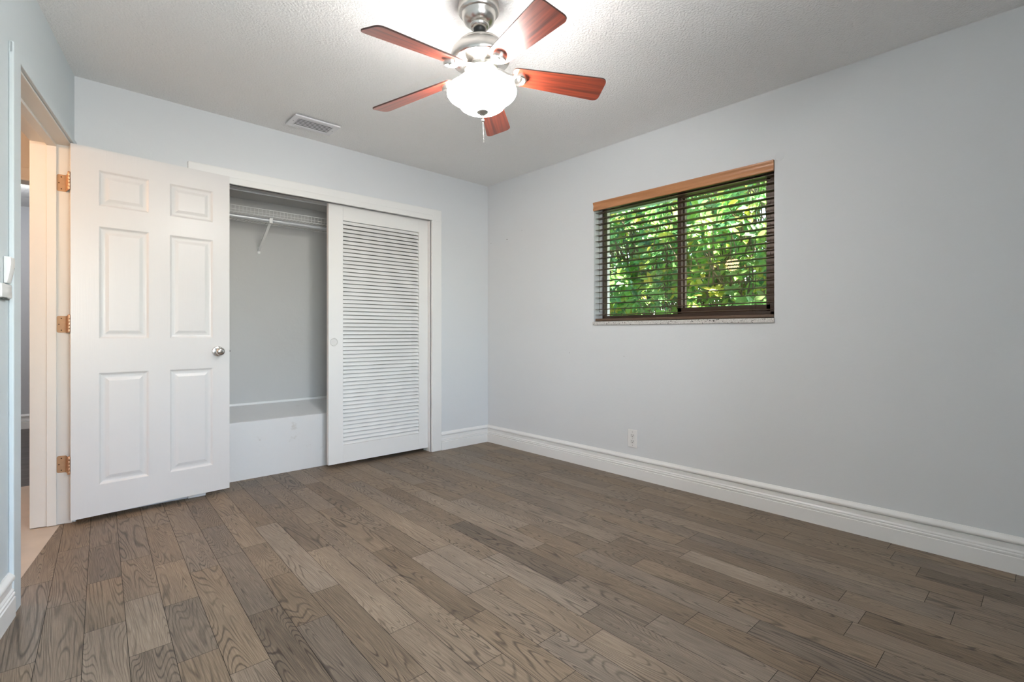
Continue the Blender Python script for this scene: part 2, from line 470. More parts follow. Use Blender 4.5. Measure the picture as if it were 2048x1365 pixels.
# left wall with the door opening
DO0, DO1, DOZ = .045, 1.03, 2.045
bm = bmesh.new()
def lbox(s0, s1, o0, o1, z0, z1, bev=0, mi=0, zt=None):
    pts = [lw(s, o, z) for s in (s0, s1) for o in (o0, o1) for z in (z0, z1)]
    if zt is not None:      # sloping top: zt=(z at s0, z at s1)
        for i, p in enumerate(pts):
            if i % 2 == 1: p.z = zt[0] if i < 4 else zt[1]
    vs = [bm.verts.new(p) for p in pts]
    fs = [bm.faces.new([vs[i] for i in q]) for q in ((0, 1, 3, 2), (4, 6, 7, 5), (0, 4, 5, 1), (2, 3, 7, 6), (0, 2, 6, 4), (1, 5, 7, 3))]
    for f in fs: f.material_index = mi
    if bev:
        bmesh.ops.recalc_face_normals(bm, faces=fs)
        bmesh.ops.bevel(bm, geom=list({e for f in fs for e in f.edges}) + vs, offset=bev, segments=2, affect='EDGES', profile=.5)
lbox(-.02, DO0, 0, T, 0, HT); lbox(DO1, SF, 0, T, 0, HT); lbox(DO0, DO1, 0, T, DOZ, HT)
wl = link('wall_left', bm, M_wall_left); tag(wl, 'pale blue wall with a daylight tint in its colour, holding the open doorway', 'wall', kind='structure')

# wall behind the camera with an added, unseen window for fill light
FX0, FX1, FZ0, FZ1 = -3.5, -1.8, .85, 2.1
xl = LC.x + LD.x / LD.y * YF
bm = bmesh.new()
box(bm, (xl - .2, YF - .15, 0), (FX0, YF, HT)); box(bm, (FX1, YF - .15, 0), (.0, YF, HT))
box(bm, (FX0, YF - .15, 0), (FX1, YF, FZ0)); box(bm, (FX0, YF - .15, FZ1), (FX1, YF, HT))
wf = link('wall_front', bm, M_wall); tag(wf, 'wall behind the viewer with an added window for fill light', 'wall', kind='structure')
bm = bmesh.new()
for a, b_ in (((FX0, FZ0), (FX0 + .05, FZ1)), ((FX1 - .05, FZ0), (FX1, FZ1)), ((FX0, FZ0), (FX1, FZ0 + .05)), ((FX0, FZ1 - .05), (FX1, FZ1)), (((FX0 + FX1) / 2 - .025, FZ0), ((FX0 + FX1) / 2 + .025, FZ1))):
    box(bm, (a[0], YF - .1, a[1]), (b_[0], YF - .06, b_[1]))
w2 = link('window_fill', bm, M_brownframe); tag(w2, 'dark framed window added behind the viewer for fill light', 'window', kind='structure')  # unseen window, added to admit fill light from behind the camera
bm = bmesh.new(); quad(bm, [(FX0, YF - .08, FZ0), (FX1, YF - .08, FZ0), (FX1, YF - .08, FZ1), (FX0, YF - .08, FZ1)])
link('glass', bm, M_glass, w2)
bm = bmesh.new(); box(bm, (-3.6, YF - 1.2, 2.2), (.1, YF - .15, 2.3)); o = link('trim_sunblock', bm, M_soffit); tag(o, 'overhang added to keep sun out of the window behind the viewer', 'eave', kind='structure')  # unseen overhang, added to stop sun entering through the added window
dl = light('fill_light_front', 'AREA', ((FX0 + FX1) / 2, YF - .2, (FZ0 + FZ1) / 2), 36, (.93, .97, 1.0), shape='RECTANGLE', size=FX1 - FX0, size_y=FZ1 - FZ0)  # area light added as room fill, set at the added window
dl.rotation_euler = (PI / 2, 0, 0)
# baseboards
BB = [(0, 0), (.020, 0), (.020, .066), (.0155, .068), (.0155, .071), (.019, .074), (.019, .080), (.0145, .083), (.0145, .086), (.0155, .089), (.0105, .096), (.0105, .118), (.0080, .121),
      (.0165, .123), (.0185, .127), (.0185, .132), (.016, .138), (.011, .142), (.007, .146), (.0045, .150), (0, .150)]
BB = [(a, z * 1.05) for a, z in BB]
bm = bmesh.new(); extrude_profile(bm, BB, (0, YF, 0), (0, 0, 0), (-1, 0, 0), m1=-1)
o = link('baseboard_right', bm, M_white, smooth=30); tag(o, 'tall white moulded baseboard under the window wall', 'baseboard', kind='structure')
bm = bmesh.new(); extrude_profile(bm, BB, (CX1 + .098, 0, 0), (0, 0, 0), (0, -1, 0), m1=-1)
o = link('baseboard_back', bm, M_white, smooth=30); tag(o, 'short white baseboard between closet and corner', 'baseboard', kind='structure')
bm = bmesh.new(); extrude_profile(bm, [(a, z * 1.03) for a, z in BB], lw(1.115, 0, 0), lw(SF, 0, 0), tuple(-LN))
o = link('baseboard_left', bm, M_white, smooth=30); tag(o, 'white moulded baseboard beside the doorway', 'baseboard', kind='structure')

# closet casing
bm = bmesh.new()
box(bm, (CX1, -.018, 0), (CX1 + .098, .012, 2.0), .004)
box(bm, (CX0 - .096, -.018, 0), (CX0, .012, 2.0), .004)
box(bm, (CX0 - .096, -.018, 1.998), (CX1 + .098, .012, 2.098), .005)
box(bm, (CX0, -.032, 1.998), (CX1, .024, 2.042), .004)
# jamb lining and the sliding track above
box(bm, (CX1 - .005, .008, 0), (CX1 + .02, .112, 2.02)); box(bm, (CX0 - .02, .008, 0), (CX0 + .005, .112, 2.02))
o = link('trim_1', bm, M_white); tag(o, 'white flat casing around the closet opening', 'casing', kind='structure')
bm = bmesh.new()
box(bm, (CX0, .026, 2.016), (CX1, .118, 2.022)); box(bm, (CX0, .078, 2.004), (CX1, .081, 2.016)); box(bm, (CX0, .115, 2.000), (CX1, .118, 2.016))
tr_ = link('track', bm, plain('aluminium_track', (.62, .62, .62), .45, .3), o)

# door casing and jamb (left wall)
bm = bmesh.new()
lbox(DO1, DO1 + .085, -.015, 0, 0, 2.085, .004, zt=(2.085, 2.088))
lbox(.012, DO1 + .085, -.013, 0, DOZ, 2.09, .003, zt=(2.072, 2.088))
lbox(.012, DO0, -.013, 0, 0, DOZ, .003)
o = link('trim_2', bm, M_wall_left); tag(o, 'blue painted casing around the doorway', 'casing', kind='structure')
bm = bmesh.new()
lbox(DO0 - .012, DO0 + .004, .002, T + .012, 0, DOZ, .002); lbox(DO1 - .004, DO1 + .012, .002, T + .012, 0, DOZ, .002); lbox(DO0, DO1, .002, T + .012, DOZ - .006, DOZ + .012, .002)
lbox(DO0 + .004, DO0 + .013, .064, .104, 0, DOZ, .002); lbox(DO1 - .018, DO1 - .004, .064, .104, 0, DOZ, .002); lbox(DO0, DO1, .064, .104, DOZ - .02, DOZ, .002)
jm = link('door_jamb', bm, M_cream, o)

# ------------------------------------------------------------------ closet interior
DB, ZC = .55, 2.055
bm = bmesh.new()
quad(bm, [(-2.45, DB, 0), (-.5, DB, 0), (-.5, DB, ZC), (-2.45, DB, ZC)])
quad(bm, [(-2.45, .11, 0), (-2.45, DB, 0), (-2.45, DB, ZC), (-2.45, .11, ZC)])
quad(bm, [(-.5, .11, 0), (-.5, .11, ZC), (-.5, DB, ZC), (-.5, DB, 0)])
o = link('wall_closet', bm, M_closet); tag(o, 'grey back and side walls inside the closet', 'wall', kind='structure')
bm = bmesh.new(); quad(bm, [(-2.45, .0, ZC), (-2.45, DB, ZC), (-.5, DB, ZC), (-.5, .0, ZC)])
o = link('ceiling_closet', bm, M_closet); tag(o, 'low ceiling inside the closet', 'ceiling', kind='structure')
bm = bmesh.new()     # platform with a sloping top
pf = [(.186, 0), (.186, .402), (.190, .405), (DB - .002, .478), (DB - .002, 0)]
A = [bm.verts.new((-2.448, y, z)) for y, z in pf]; B = [bm.verts.new((-.502, y, z)) for y, z in pf]
for i in range(5): bm.faces.new((A[i], A[(i + 1) % 5], B[(i + 1) % 5], B[i]))
bm.faces.new(A); bm.faces.new(B[::-1])
pl = link('closet_platform', bm, M_scuff)
tag(pl, 'scuffed white boxed platform filling the bottom of the open closet', 'platform')
bm = bmesh.new(); box(bm, (-2.448, DB - .012, .476), (-.502, DB - .001, .492))
link('back_strip', bm, M_white, pl)

# wire shelf with rod
ws = empty('wire_shelf', (-1.45, DB, 1.88)); tag(ws, 'white wire closet shelf with hanging rod and bracket', 'shelf')
def put(o): o.matrix_parent_inverse = o.parent.matrix_basis.inverted(); return o
bm = bmesh.new()
yl, zt_, zb_ = .25, 1.93, 1.884
for z in (zt_, zb_): tube(bm, [(-2.44, yl, z), (-.51, yl, z)], .0028, 6)
tube(bm, [(-2.44, yl, (zt_ + zb_) / 2 - .004), (-.51, yl, (zt_ + zb_) / 2 - .004)], .0016, 6)
x = -2.43
while x < -.52:
    tube(bm, [(x, yl, zt_), (x, yl, zb_)], .0016, 6); x += .0254
put(link('front_lip', bm, M_wire, ws, 180))
bm = bmesh.new()
x = -2.43
while x < -.52:
    tube(bm, [(x, yl, zb_), (x, DB - .003, zb_)], .0016, 6); x += .0254
for y in (.36, .46, DB - .008): tube(bm, [(-2.44, y, zb_ - .003), (-.51, y, zb_ - .003)], .0028, 6)
put(link('wire_deck', bm, M_wire, ws, 180))
bm = bmesh.new(); tube(bm, [(-2.44, yl + .012, 1.857), (-.51, yl + .012, 1.857)], .0135, 16)
put(link('hanging_rod', bm, plain('rod_metal', (.66, .68, .70), .35, .5), ws, 60))
bm = bmesh.new()
bx = -1.862
p0, p1 = Vector((bx, yl + .004, 1.852)), Vector((bx, DB - .006, 1.665))
d = (p1 - p0).normalized(); n_ = Vector((0, -d.z, d.y))
for sx in (-1, 1):
    quad(bm, [p0 + Vector((sx * .009, 0, 0)) - n_ * .002, p0 + Vector((sx * .009, 0, 0)) + n_ * .010, p1 + Vector((sx * .009, 0, 0)) + n_ * .010, p1 + Vector((sx * .009, 0, 0)) - n_ * .002])
quad(bm, [p0 + Vector((-.009, 0, 0)) - n_ * .002, p0 + Vector((.009, 0, 0)) - n_ * .002, p1 + Vector((.009, 0, 0)) - n_ * .002, p1 + Vector((-.009, 0, 0)) - n_ * .002])
box(bm, (bx - .012, yl - .006, 1.835), (bx + .012, yl + .028, 1.875), .003)
box(bm, (bx - .010, DB - .008, 1.645), (bx + .010, DB - .001, 1.70), .003)
br = put(link('support_bracket', bm, M_wire, ws))
bm = bmesh.new()
for q in ((bx, yl - .007, 1.855), (bx, DB - .009, 1.658)):
    bm = bmesh.new()
    lathe(bm, [(0, .002), (.004, .002), (.004, -.002)], 10, M=Matrix.Translation(q) @ Matrix.Rotation(PI / 2, 4, 'X'))
    sc_ = link('bracket_screw', bm, M_screw, br); sc_.matrix_parent_inverse = ws.matrix_basis.inverted()

# ------------------------------------------------------------------ louvered sliding closet door
ld = empty('door_2', (-1.067, .057, .03)); tag(ld, 'white louvered sliding door covering the right half of the closet', 'closet door', kind='structure')
DX0, DX1, DZ0, DZ1, DY0, DY1 = -1.519, -.643, .032, 2.007, .04, .073
LX0, LX1, LZ0, LZ1 = -1.406, -.732, .168, 1.893
for nm, a, b_ in (('stile', (DX0, DZ0), (LX0, DZ1)), ('stile', (LX1, DZ0), (DX1, DZ1)), ('rail', (LX0, DZ0), (LX1, LZ0)), ('rail', (LX0, LZ1), (LX1, DZ1))):
    bm = bmesh.new(); bv = .0012
    if nm == 'stile' and a[0] == DX0:   # leave a round hole look: recess is a separate cup part
        box(bm, (a[0], DY0, a[1]), (b_[0], DY1, b_[1]), bv)
    else: box(bm, (a[0], DY0, a[1]), (b_[0], DY1, b_[1]), bv)
    put(link(nm, bm, M_white, ld))
bm = bmesh.new()
NL = 57
for i in range(NL):
    z = LZ0 + (LZ1 - LZ0) * (i + .5) / NL; h = (LZ1 - LZ0) / NL
    # slat: leans out at the bottom, a thin dark gap is left under its lower edge
    f0, f1 = (DY0 + .0018, z - h * .44), (DY0 + .0200, z + h * .415)
    b0, b1 = (DY0 + .0085, z - h * .44), (DY0 + .0267, z + h * .415)
    A = [bm.verts.new((LX0 - .002, y, zz)) for y, zz in (f0, f1, b1, b0)]; B = [bm.verts.new((LX1 + .002, y, zz)) for y, zz in (f0, f1, b1, b0)]
    for k in range(4): bm.faces.new((A[k], A[(k + 1) % 4], B[(k + 1) % 4], B[k]))
put(link('louver_panel', bm, M_white, ld))
bm = bmesh.new()
Mx = Matrix.Translation((-1.477, DY0 - .0006, .96)) @ Matrix.Rotation(PI / 2, 4, 'X')
lathe(bm, [(0, .0), (.0235, .0), (.0250, .0018), (.0275, .0034), (.030, .0022), (.0310, -.0006)], 40, M=Mx)
put(link('finger_pull', bm, plain('pull_cup_paint', (.70, .70, .69), .4), ld, 40))

# ------------------------------------------------------------------ open six panel door
P0, P1 = Vector((-2.973, -.122, 0)), Vector((-2.204, -.052, 0))
DL = (P1 - P0).length; ang = math.atan2(P1.y - P0.y, P1.x - P0.x)
dr_ = empty('door_1', (P0.x, P0.y, 0), (0, 0, ang)); tag(dr_, 'white six panel door standing open in front of the closet', 'door', kind='structure')
Z0, Z1, DT = .03, 2.037, .035
bm = bmesh.new()
xs = [0, .117, .343, .446, .676, DL]; hh = Z1 - Z0
zs_ = [Z0, Z0 + hh * .083, Z0 + hh * .388, Z0 + hh * .482, Z0 + hh * .789, Z0 + hh * .845, Z0 + hh * .942, Z1]
panels = [(1, 2), (3, 4)]; prow = [(1, 2), (3, 4), (5, 6)]
for i in range(5):
    for j in range(7):
        if (i in (1, 3)) and (j in (1, 3, 5)): continue
        quad(bm, [(xs[i], 0, zs_[j]), (xs[i + 1], 0, zs_[j]), (xs[i + 1], 0, zs_[j + 1]), (xs[i], 0, zs_[j + 1])])
bmesh.ops.remove_doubles(bm, verts=bm.verts, dist=1e-5)
quad(bm, [(0, DT, Z0), (0, DT, Z1), (DL, DT, Z1), (DL, DT, Z0)])
quad(bm, [(0, 0, Z0), (0, 0, Z1), (0, DT, Z1), (0, DT, Z0)]); quad(bm, [(DL, 0, Z0), (DL, DT, Z0), (DL, DT, Z1), (DL, 0, Z1)])
quad(bm, [(0, 0, Z1), (DL, 0, Z1), (DL, DT, Z1), (0, DT, Z1)]); quad(bm, [(0, 0, Z0), (0, DT, Z0), (DL, DT, Z0), (DL, 0, Z0)])
def nested(rects):
    rings = [[bm.verts.new(p) for p in ((x0, y, z0), (x1, y, z0), (x1, y, z1), (x0, y, z1))] for x0, x1, z0, z1, y in rects]
    for a, b_ in zip(rings, rings[1:]):
        for k in range(4): bm.faces.new((a[k], a[(k + 1) % 4], b_[(k + 1) % 4], b_[k]))
    bm.faces.new(rings[-1])
bml = bm
for i in (1, 3):
    for j in (1, 3, 5):
        x0, x1, z0, z1 = xs[i], xs[i + 1], zs_[j], zs_[j + 1]
        st = [(0, 0), (.004, .0025), (.010, .0075), (.016, .009), (.024, .009), (.028, .0085), (.044, .003), (.047, .0028)]
        nested([(x0 + a, x1 - a, z0 + a, z1 - a, d_) for a, d_ in st])
dl_ = link('door_leaf', bm, M_door, dr_)
# knob
kx, kz = .703, .912
bm = bmesh.new()
def knob_prof(): return [(0, .066), (.010, .0655), (.019, .063), (.0235, .058), (.0255, .052), (.0245, .046), (.019, .038), (.013, .031), (.0125, .016), (.0155, .013), (.030, .010), (.033, .006), (.033, 0)]
lathe(bm, knob_prof(), 40, M=Matrix.Translation((kx, 0, kz)) @ Matrix.Rotation(PI / 2, 4, 'X'))
kn = link('doorknob', bm, M_chrome, dr_, 40)
bm = bmesh.new(); lathe(bm, [(0, .0672), (.005, .0668), (.006, .0655)], 16, M=Matrix.Translation((kx, 0, kz)) @ Matrix.Rotation(PI / 2, 4, 'X'))
link('lock_button', bm, M_chrome, kn, 40)
bm = bmesh.new(); lathe(bm, knob_prof(), 32, M=Matrix.Translation((kx, DT, kz)) @ Matrix.Rotation(-PI / 2, 4, 'X'))
link('doorknob', bm, M_chrome, dr_, 40)
bm = bmesh.new(); box(bm, (DL - .0005, .010, kz - .028), (DL + .0012, .026, kz + .028)); box(bm, (DL, .012, kz - .006), (DL + .010, .023, kz + .007), .002)
link('latch', bm, plain('latch_steel', (.25, .24, .23), .35, .9), dr_)
# hinges
inv = Matrix.Translation((P0.x, P0.y, 0)) @ Matrix.Rotation(ang, 4, 'Z'); inv = inv.inverted()
for hz in (1.835, 1.075, .322):
    bm = bmesh.new()
    S = DO0 + .0042
    for a in [0]:
        pts = []
        o0, o1, r_ = .027, .064, .007
        poly = [(o0, -.045), (o1 - r_, -.045), (o1 - r_ * .3, -.045 + r_ * .3), (o1, -.045 + r_), (o1, .045 - r_), (o1 - r_ * .3, .045 - r_ * .3), (o1 - r_, .045), (o0, .045)]
        A = [bm.verts.new(inv @ lw(S, q[0], hz + q[1])) for q in poly]; B = [bm.verts.new(inv @ lw(S + .0022, q[0], hz + q[1])) for q in poly]
        bm.faces.new(A); bm.faces.new(B)
        for k in range(8): bm.faces.new((A[k], A[(k + 1) % 8], B[(k + 1) % 8], B[k]))
    # web from the leaf to the knuckle at the door edge
    k0 = inv @ lw(S + .001, .027, 0); k1 = Vector((-.006, .006, 0))
    quad(bm, [(k0.x, k0.y, hz - .045), (k1.x, k1.y, hz - .045), (k1.x, k1.y, hz + .045), (k0.x, k0.y, hz + .045)])
    hg = link('hinge', bm, M_brass, dr_); hg['label'] = 'worn brass hinge'
    bm = bmesh.new()
    for q in range(5): lathe(bm, [(0, .0085), (.0058, .0085), (.0062, .0075), (.0062, -.0075), (.0058, -.0085), (0, -.0085)], 14, c=(-.006, .004, hz - .036 + q * .018))
    lathe(bm, [(0, .006), (.004, .005), (.0065, 0), (.0065, -.002)], 14, c=(-.006, .004, hz + .046))
    link('pin', bm, M_brasspin, hg, 50)
    bm = bmesh.new()
    for so, sz in ((.045, .032), (.055, .0), (.045, -.032)):
        c0 = inv @ lw(S + .0024, so, hz + sz)
        lathe(bm, [(0, .0004), (.0032, .0004), (.0034, -.001)], 10, M=Matrix.Translation(c0) @ (inv.to_3x3().to_4x4()) @ Matrix.Rotation(math.atan2(LD.y, LD.x), 4, 'Z') @ Matrix.Rotation(PI / 2, 4, 'Y'))
    link('hinge_screw', bm, plain('hinge_screw_dark', (.09, .04, .015), .5, .4), hg)

# ------------------------------------------------------------------ window frame, glass, sill
win = empty('window_1', (.1, (WY0 + WY1) / 2, WZ0)); tag(win, 'dark bronze sliding window looking onto green foliage', 'window', kind='structure')
FX, FD = .105, .055
SZ = 1.115
bm = bmesh.new()
box(bm, (FX, WY0, SZ), (FX + FD, WY0 + .062, WZ1), .003); box(bm, (FX, WY1 - .012, SZ), (FX + FD - .005, WY1, WZ1), .003)
box(bm, (FX, WY0, WZ1 - .045), (FX + FD, WY1, WZ1), .003); box(bm, (FX, WY0, SZ), (FX + FD, WY1, SZ + .045), .003)
put(link('window_frame', bm, M_brownframe, win))
bm = bmesh.new()   # fixed left light: mullion and rails
box(bm, (FX + .03, -1.942, SZ + .04), (FX + FD, -1.885, WZ1 - .04), .002)
put(link('mullion', bm, M_brownframe, win))
bm = bmesh.new()   # sliding right sash
y0_, y1_ = WY0 + .055, -1.90
box(bm, (FX + .004, y0_, SZ + .03), (FX + .028, y1_, SZ + .085), .002); box(bm, (FX + .004, y0_, WZ1 - .075), (FX + .028, y1_, WZ1 - .035), .002)
box(bm, (FX + .004, y0_, SZ + .03), (FX + .028, y0_ + .03, WZ1 - .035), .002); box(bm, (FX + .004, y1_ - .03, SZ + .03), (FX + .028, y1_, WZ1 - .035), .002)
sa = put(link('sliding_sash', bm, M_brownframe, win))
bm = bmesh.new(); box(bm, (FX + .010, y1_ - .041, SZ + .085), (FX + .027, y1_ - .03, WZ1 - .075))
put_ = link('sash_edge', bm, M_sashedge, sa); put_.matrix_parent_inverse = (win.matrix_basis).inverted()
for nm, a, b_, xx in (('glass', WY0 + .08, y1_ - .03, FX + .016), ('glass', -1.89, WY1 - .012, FX + .042)):
    bm = bmesh.new(); quad(bm, [(xx, a, SZ + .04), (xx, b_, SZ + .04), (xx, b_, WZ1 - .04), (xx, a, WZ1 - .04)])
    put(link(nm, bm, M_glass, win))
bm = bmesh.new(); box(bm, (-.012, WY0 - .004, WZ0), (FX + .09, WY1 + .004, SZ), .004)
put(link('window_sill', bm, M_sill, win))

# ------------------------------------------------------------------ blinds
bl = empty('wooden_blind', (.04, (WY0 + WY1) / 2, WZ1)); tag(bl, 'dark wooden slat blind with honey oak valance covering the window', 'blind')
BY0, BY1 = WY0 + .006, WY1 - .006
bm = bmesh.new()
vp = [(0.0, 1.957), (-.012, 1.957), (-.016, 1.962), (-.016, 1.972), (-.012, 1.978), (-.011, 1.995), (-.014, 2.004), (-.018, 2.010), (-.018, 2.019), (0, 2.019)]
A = [bm.verts.new((x + .004, WY0 + .001, z)) for x, z in vp]; B = [bm.verts.new((x + .004, WY1 - .001, z)) for x, z in vp]
for i in range(len(vp)): bm.faces.new((A[i], A[(i + 1) % len(vp)], B[(i + 1) % len(vp)], B[i]))
bm.faces.new(A); bm.faces.new(B[::-1])
va = put(link('valance', bm, M_valance, bl, 40)); va['label'] = 'honey oak valance'
bm = bmesh.new(); box(bm, (.012, BY0, 1.968), (.062, BY1, 2.017), .002)
put(link('headrail', bm, M_slat, bl))
NS = 19
z_top, z_bot = 1.942, 1.165
SX0, SX1 = .012, .062
for i in range(NS):
    z = z_bot + (z_top - z_bot) * i / (NS - 1)
    bm = bmesh.new()
    n = 6
    top, bot = [], []
    for k in range(n + 1):
        u = k / n; x = SX0 + (SX1 - SX0) * u; zz = z + .0022 * (1 - (2 * u - 1) ** 2) + (.5 - u) * .001
        top.append((x, zz + .0014)); bot.append((x, zz - .0014))
    pr_ = top + bot[::-1]
    A = [bm.verts.new((x, BY0, zz)) for x, zz in pr_]; B = [bm.verts.new((x, BY1, zz)) for x, zz in pr_]
    for k in range(len(pr_)): bm.faces.new((A[k], A[(k + 1) % len(pr_)], B[(k + 1) % len(pr_)], B[k]))
    bm.faces.new(A); bm.faces.new(B[::-1])
    put(link('slat', bm, M_slat, bl, 40))
bm = bmesh.new(); box(bm, (SX0 - .002, BY0, SZ + .003), (SX1, BY1, SZ + .022), .004)
put(link('bottom_rail', bm, M_slat, bl))
for yy in (-1.375, -1.88, -2.435):
    bm = bmesh.new()
    for xx in (SX0 - .001, SX1 + .001): tube(bm, [(xx, yy, 1.97), (xx, yy, SZ + .02)], .0009, 5)
    tube(bm, [(SX0 - .002, yy + .012, 1.97), (SX0 - .002, yy + .012, SZ + .02)], .0008, 5)
    for i in range(NS):
        z = z_bot + (z_top - z_bot) * i / (NS - 1) - .002
        tube(bm, [(SX0 - .001, yy, z), (SX1 + .001, yy, z)], .0007, 4)
    put(link('ladder_cord', bm, M_cord, bl))
TP = [(0, .016), (.0028, .0155), (.0035, .010), (.0065, .0), (.0075, -.008), (.006, -.013), (0, -.015)]
for pts, in [([(.004, -1.312, 1.96), (.003, -1.312, 1.80), (.002, -1.312, 1.705)],), ([(.004, -1.320, 1.96), (.003, -1.319, 1.7), (.002, -1.318, 1.185)],),
             ([(.002, -2.520, 1.955), (.0, -2.470, 1.80), (-.002, -2.452, 1.66), (-.002, -2.449, 1.495)],), ([(.002, -2.522, 1.955), (-.001, -2.518, 1.8), (-.002, -2.517, 1.482)],)]:
    bm = bmesh.new(); tube(bm, pts, .0011, 5)
    c_ = put(link('pull_cord', bm, M_cord, bl))
    bm = bmesh.new(); e_ = pts[-1]; lathe(bm, [(r_ * 1.25, z * 1.25) for r_, z in TP], 16, c=(e_[0], e_[1], e_[2] - .014))
    tt = link('tassel', bm, M_tassel, c_, 60); tt.matrix_parent_inverse = bl.matrix_basis.inverted()

# ------------------------------------------------------------------ garden outside
bm = bmesh.new(); quad(bm, [(RT, -7, -.15), (6, -7, -.15), (6, 6, -.15), (RT, 6, -.15)])
o = link('ground_outside', bm, M_earth); tag(o, 'bare soil outside under the hedge', 'ground', kind='structure')
bm = bmesh.new(); box(bm, (RT, -5.2, 2.125), (.75, 3.0, 2.25))
o = link('trim_3', bm, M_soffit); tag(o, 'grey roof eave above the window outside', 'eave', kind='structure')
hd = empty('hedge', (1.4, -1.0, -.15)); tag(hd, 'dense green and yellow leafy hedge outside the window', 'hedge')
RL = random.Random(11)
verts, faces, cols = [], [], []
def leaf(c, dirv, up, ln, wd, colr):
    dirv = dirv.normalized(); side = dirv.cross(up).normalized(); nrm = side.cross(dirv)
    prof = [(0, 0), (.18, .55), (.42, 1.0), (.68, .82), (.88, .4), (1, 0)]
    b0 = len(verts)
    for u, wv in prof:
        cc = c + dirv * ln * u - nrm * ln * .22 * u * u
        if wv == 0: verts.append(cc); cols.append(colr)
        else:
            for s_ in (-1, 0, 1):
                verts.append(cc + side * wd * wv * s_ + nrm * (abs(s_) * wd * .22)); cols.append(colr)
    i = b0
    faces.append((i, i + 2, i + 1)); faces.append((i, i + 3, i + 2))
    for r_ in range(3):
        a = i + 1 + r_ * 3
        faces.append((a, a + 1, a + 4, a + 3)); faces.append((a + 1, a + 2, a + 5, a + 4))
    a = i + 10; t_ = i + 13
    faces.append((a, a + 1, t_)); faces.append((a + 1, a + 2, t_))
def leaf_col():
    u = RL.random()
    if u < .55: g = (.20 + RL.random() * .10, .42 + RL.random() * .16, .13 + RL.random() * .06)
    elif u < .80: g = (.32 + RL.random() * .1, .58 + RL.random() * .12, .13)
    elif u < .93: g = (.62 + RL.random() * .2, .66 + RL.random() * .12, .13)
    else: g = (.08, .22, .09)
    return (*g, 1)
stems = []
for i in range(5200):
    # whorls of leaves on twig tips
    d_ = RL.random() ** 1.3
    y = RL.uniform(-3.0, 1.7); z = RL.uniform(.35, 3.0)
    x = .95 + d_ * 1.3 + .12 * math.sin(y * 5 + z * 3) + .08 * math.sin(z * 7 - y * 2)
    c = Vector((x, y, z))
    ax = Vector((-.75 + RL.uniform(-.35, .35), RL.uniform(-.75, .45), RL.uniform(-.1, .8))).normalized()
    nl = RL.randint(6, 9); ph = RL.random() * 6.28
    up = ax; a1 = ax.orthogonal().normalized(); a2 = ax.cross(a1)
    base_c = leaf_col()
    for k in range(nl):
        th = ph + k * 2 * PI / nl + RL.uniform(-.25, .25)
        dv = (a1 * math.cos(th) + a2 * math.sin(th)) + ax * RL.uniform(.1, .6)
        cl = base_c if RL.random() < .65 else leaf_col()
        leaf(c + Vector((RL.uniform(-.02, .02), RL.uniform(-.02, .02), RL.uniform(-.02, .02))), dv, up, RL.uniform(.060, .105), RL.uniform(.015, .026), cl)
    if RL.random() < .5: stems.append((c, ax))
me = bpy.data.meshes.new('foliage'); me.from_pydata(verts, [], faces); me.materials.append(M_leaf)
at = me.color_attributes.new('tone', 'FLOAT_COLOR', 'POINT'); at.data.foreach_set('color', [q for c_ in cols for q in c_])
fo = bpy.data.objects.new('foliage', me); C.objects.link(fo); fo.parent = hd; put(fo)
bm = bmesh.new()
for c, ax in stems:
    p2 = c - ax * .18; p2.z -= .08
    tube(bm, [c, p2, p2 + Vector((.2, RL.uniform(-.15, .15), -.35))], [.003, .005, .008], 5)
for y in [-2.9 + .33 * i for i in range(14)]:
    x = 1.5 + RL.uniform(-.1, .3); tube(bm, [(x, y, -.15), (x + RL.uniform(-.1, .1), y + RL.uniform(-.1, .1), 1.2), (x + RL.uniform(-.2, .2), y + RL.uniform(-.2, .2), 2.7)], [.035, .025, .012], 7)
put(link('branches', bm, M_bark, hd))

# ------------------------------------------------------------------ ceiling fan with light
FXc, FYc = -1.709, -1.997
fan = empty('ceiling_fan', (FXc, FYc, H)); fan.rotation_mode = 'QUATERNION'
fan.rotation_quaternion = Matrix.Rotation(-.038, 3, Vector((math.sin(YAW), math.cos(YAW), 0))).to_quaternion()
tag(fan, 'five blade cherry wood ceiling fan with brushed nickel body and lit glass bowl', 'ceiling fan')
def fp(name, prof, mat, n=64, sm=35, parent=None):
    bm = bmesh.new(); lathe(bm, [(r_, z - H) for r_, z in prof], n); return link(name, bm, mat, parent or fan, sm)
fp('canopy', [(.080, 2.42), (.087, 2.418), (.088, 2.398), (.086, 2.386), (.082, 2.381), (.074, 2.379), (.0725, 2.376), (.070, 2.364), (.062, 2.347), (.049, 2.336), (.042, 2.333), (.040, 2.325), (.034, 2.319), (.027, 2.317), (.0, 2.32)], M_nickel)
fp('hanger_cap', [(.0255, 2.32), (.025, 2.31), (.019, 2.302), (.014, 2.299), (.0, 2.299)], M_blackplastic, 32)
fp('downrod', [(0, 2.33), (.0105, 2.33), (.0105, 2.255), (0, 2.255)], M_nickel, 24)
mh = fp('motor_housing', [(0, 2.276), (.018, 2.276), (.020, 2.270), (.045, 2.268), (.075, 2.262), (.092, 2.254), (.0955, 2.249), (.0955, 2.245), (.099, 2.243), (.110, 2.234), (.119, 2.222), (.1245, 2.206), (.1255, 2.190), (.1225, 2.178), (.119, 2.174),
                          (.112, 2.171), (.100, 2.166), (.078, 2.160), (.070, 2.158), (0, 2.158)], M_nickel)
bm = bmesh.new()
for i in range(14):
    a = 2 * PI * i / 14
    box(bm, (.083, -.011, -.0008), (.104, .011, .0008), .0005, M=Matrix.Rotation(a, 4, 'Z') @ Matrix.Translation((0, 0, 2.1635 - H)) @ Matrix.Rotation(-.26, 4, 'Y'), seg=1)
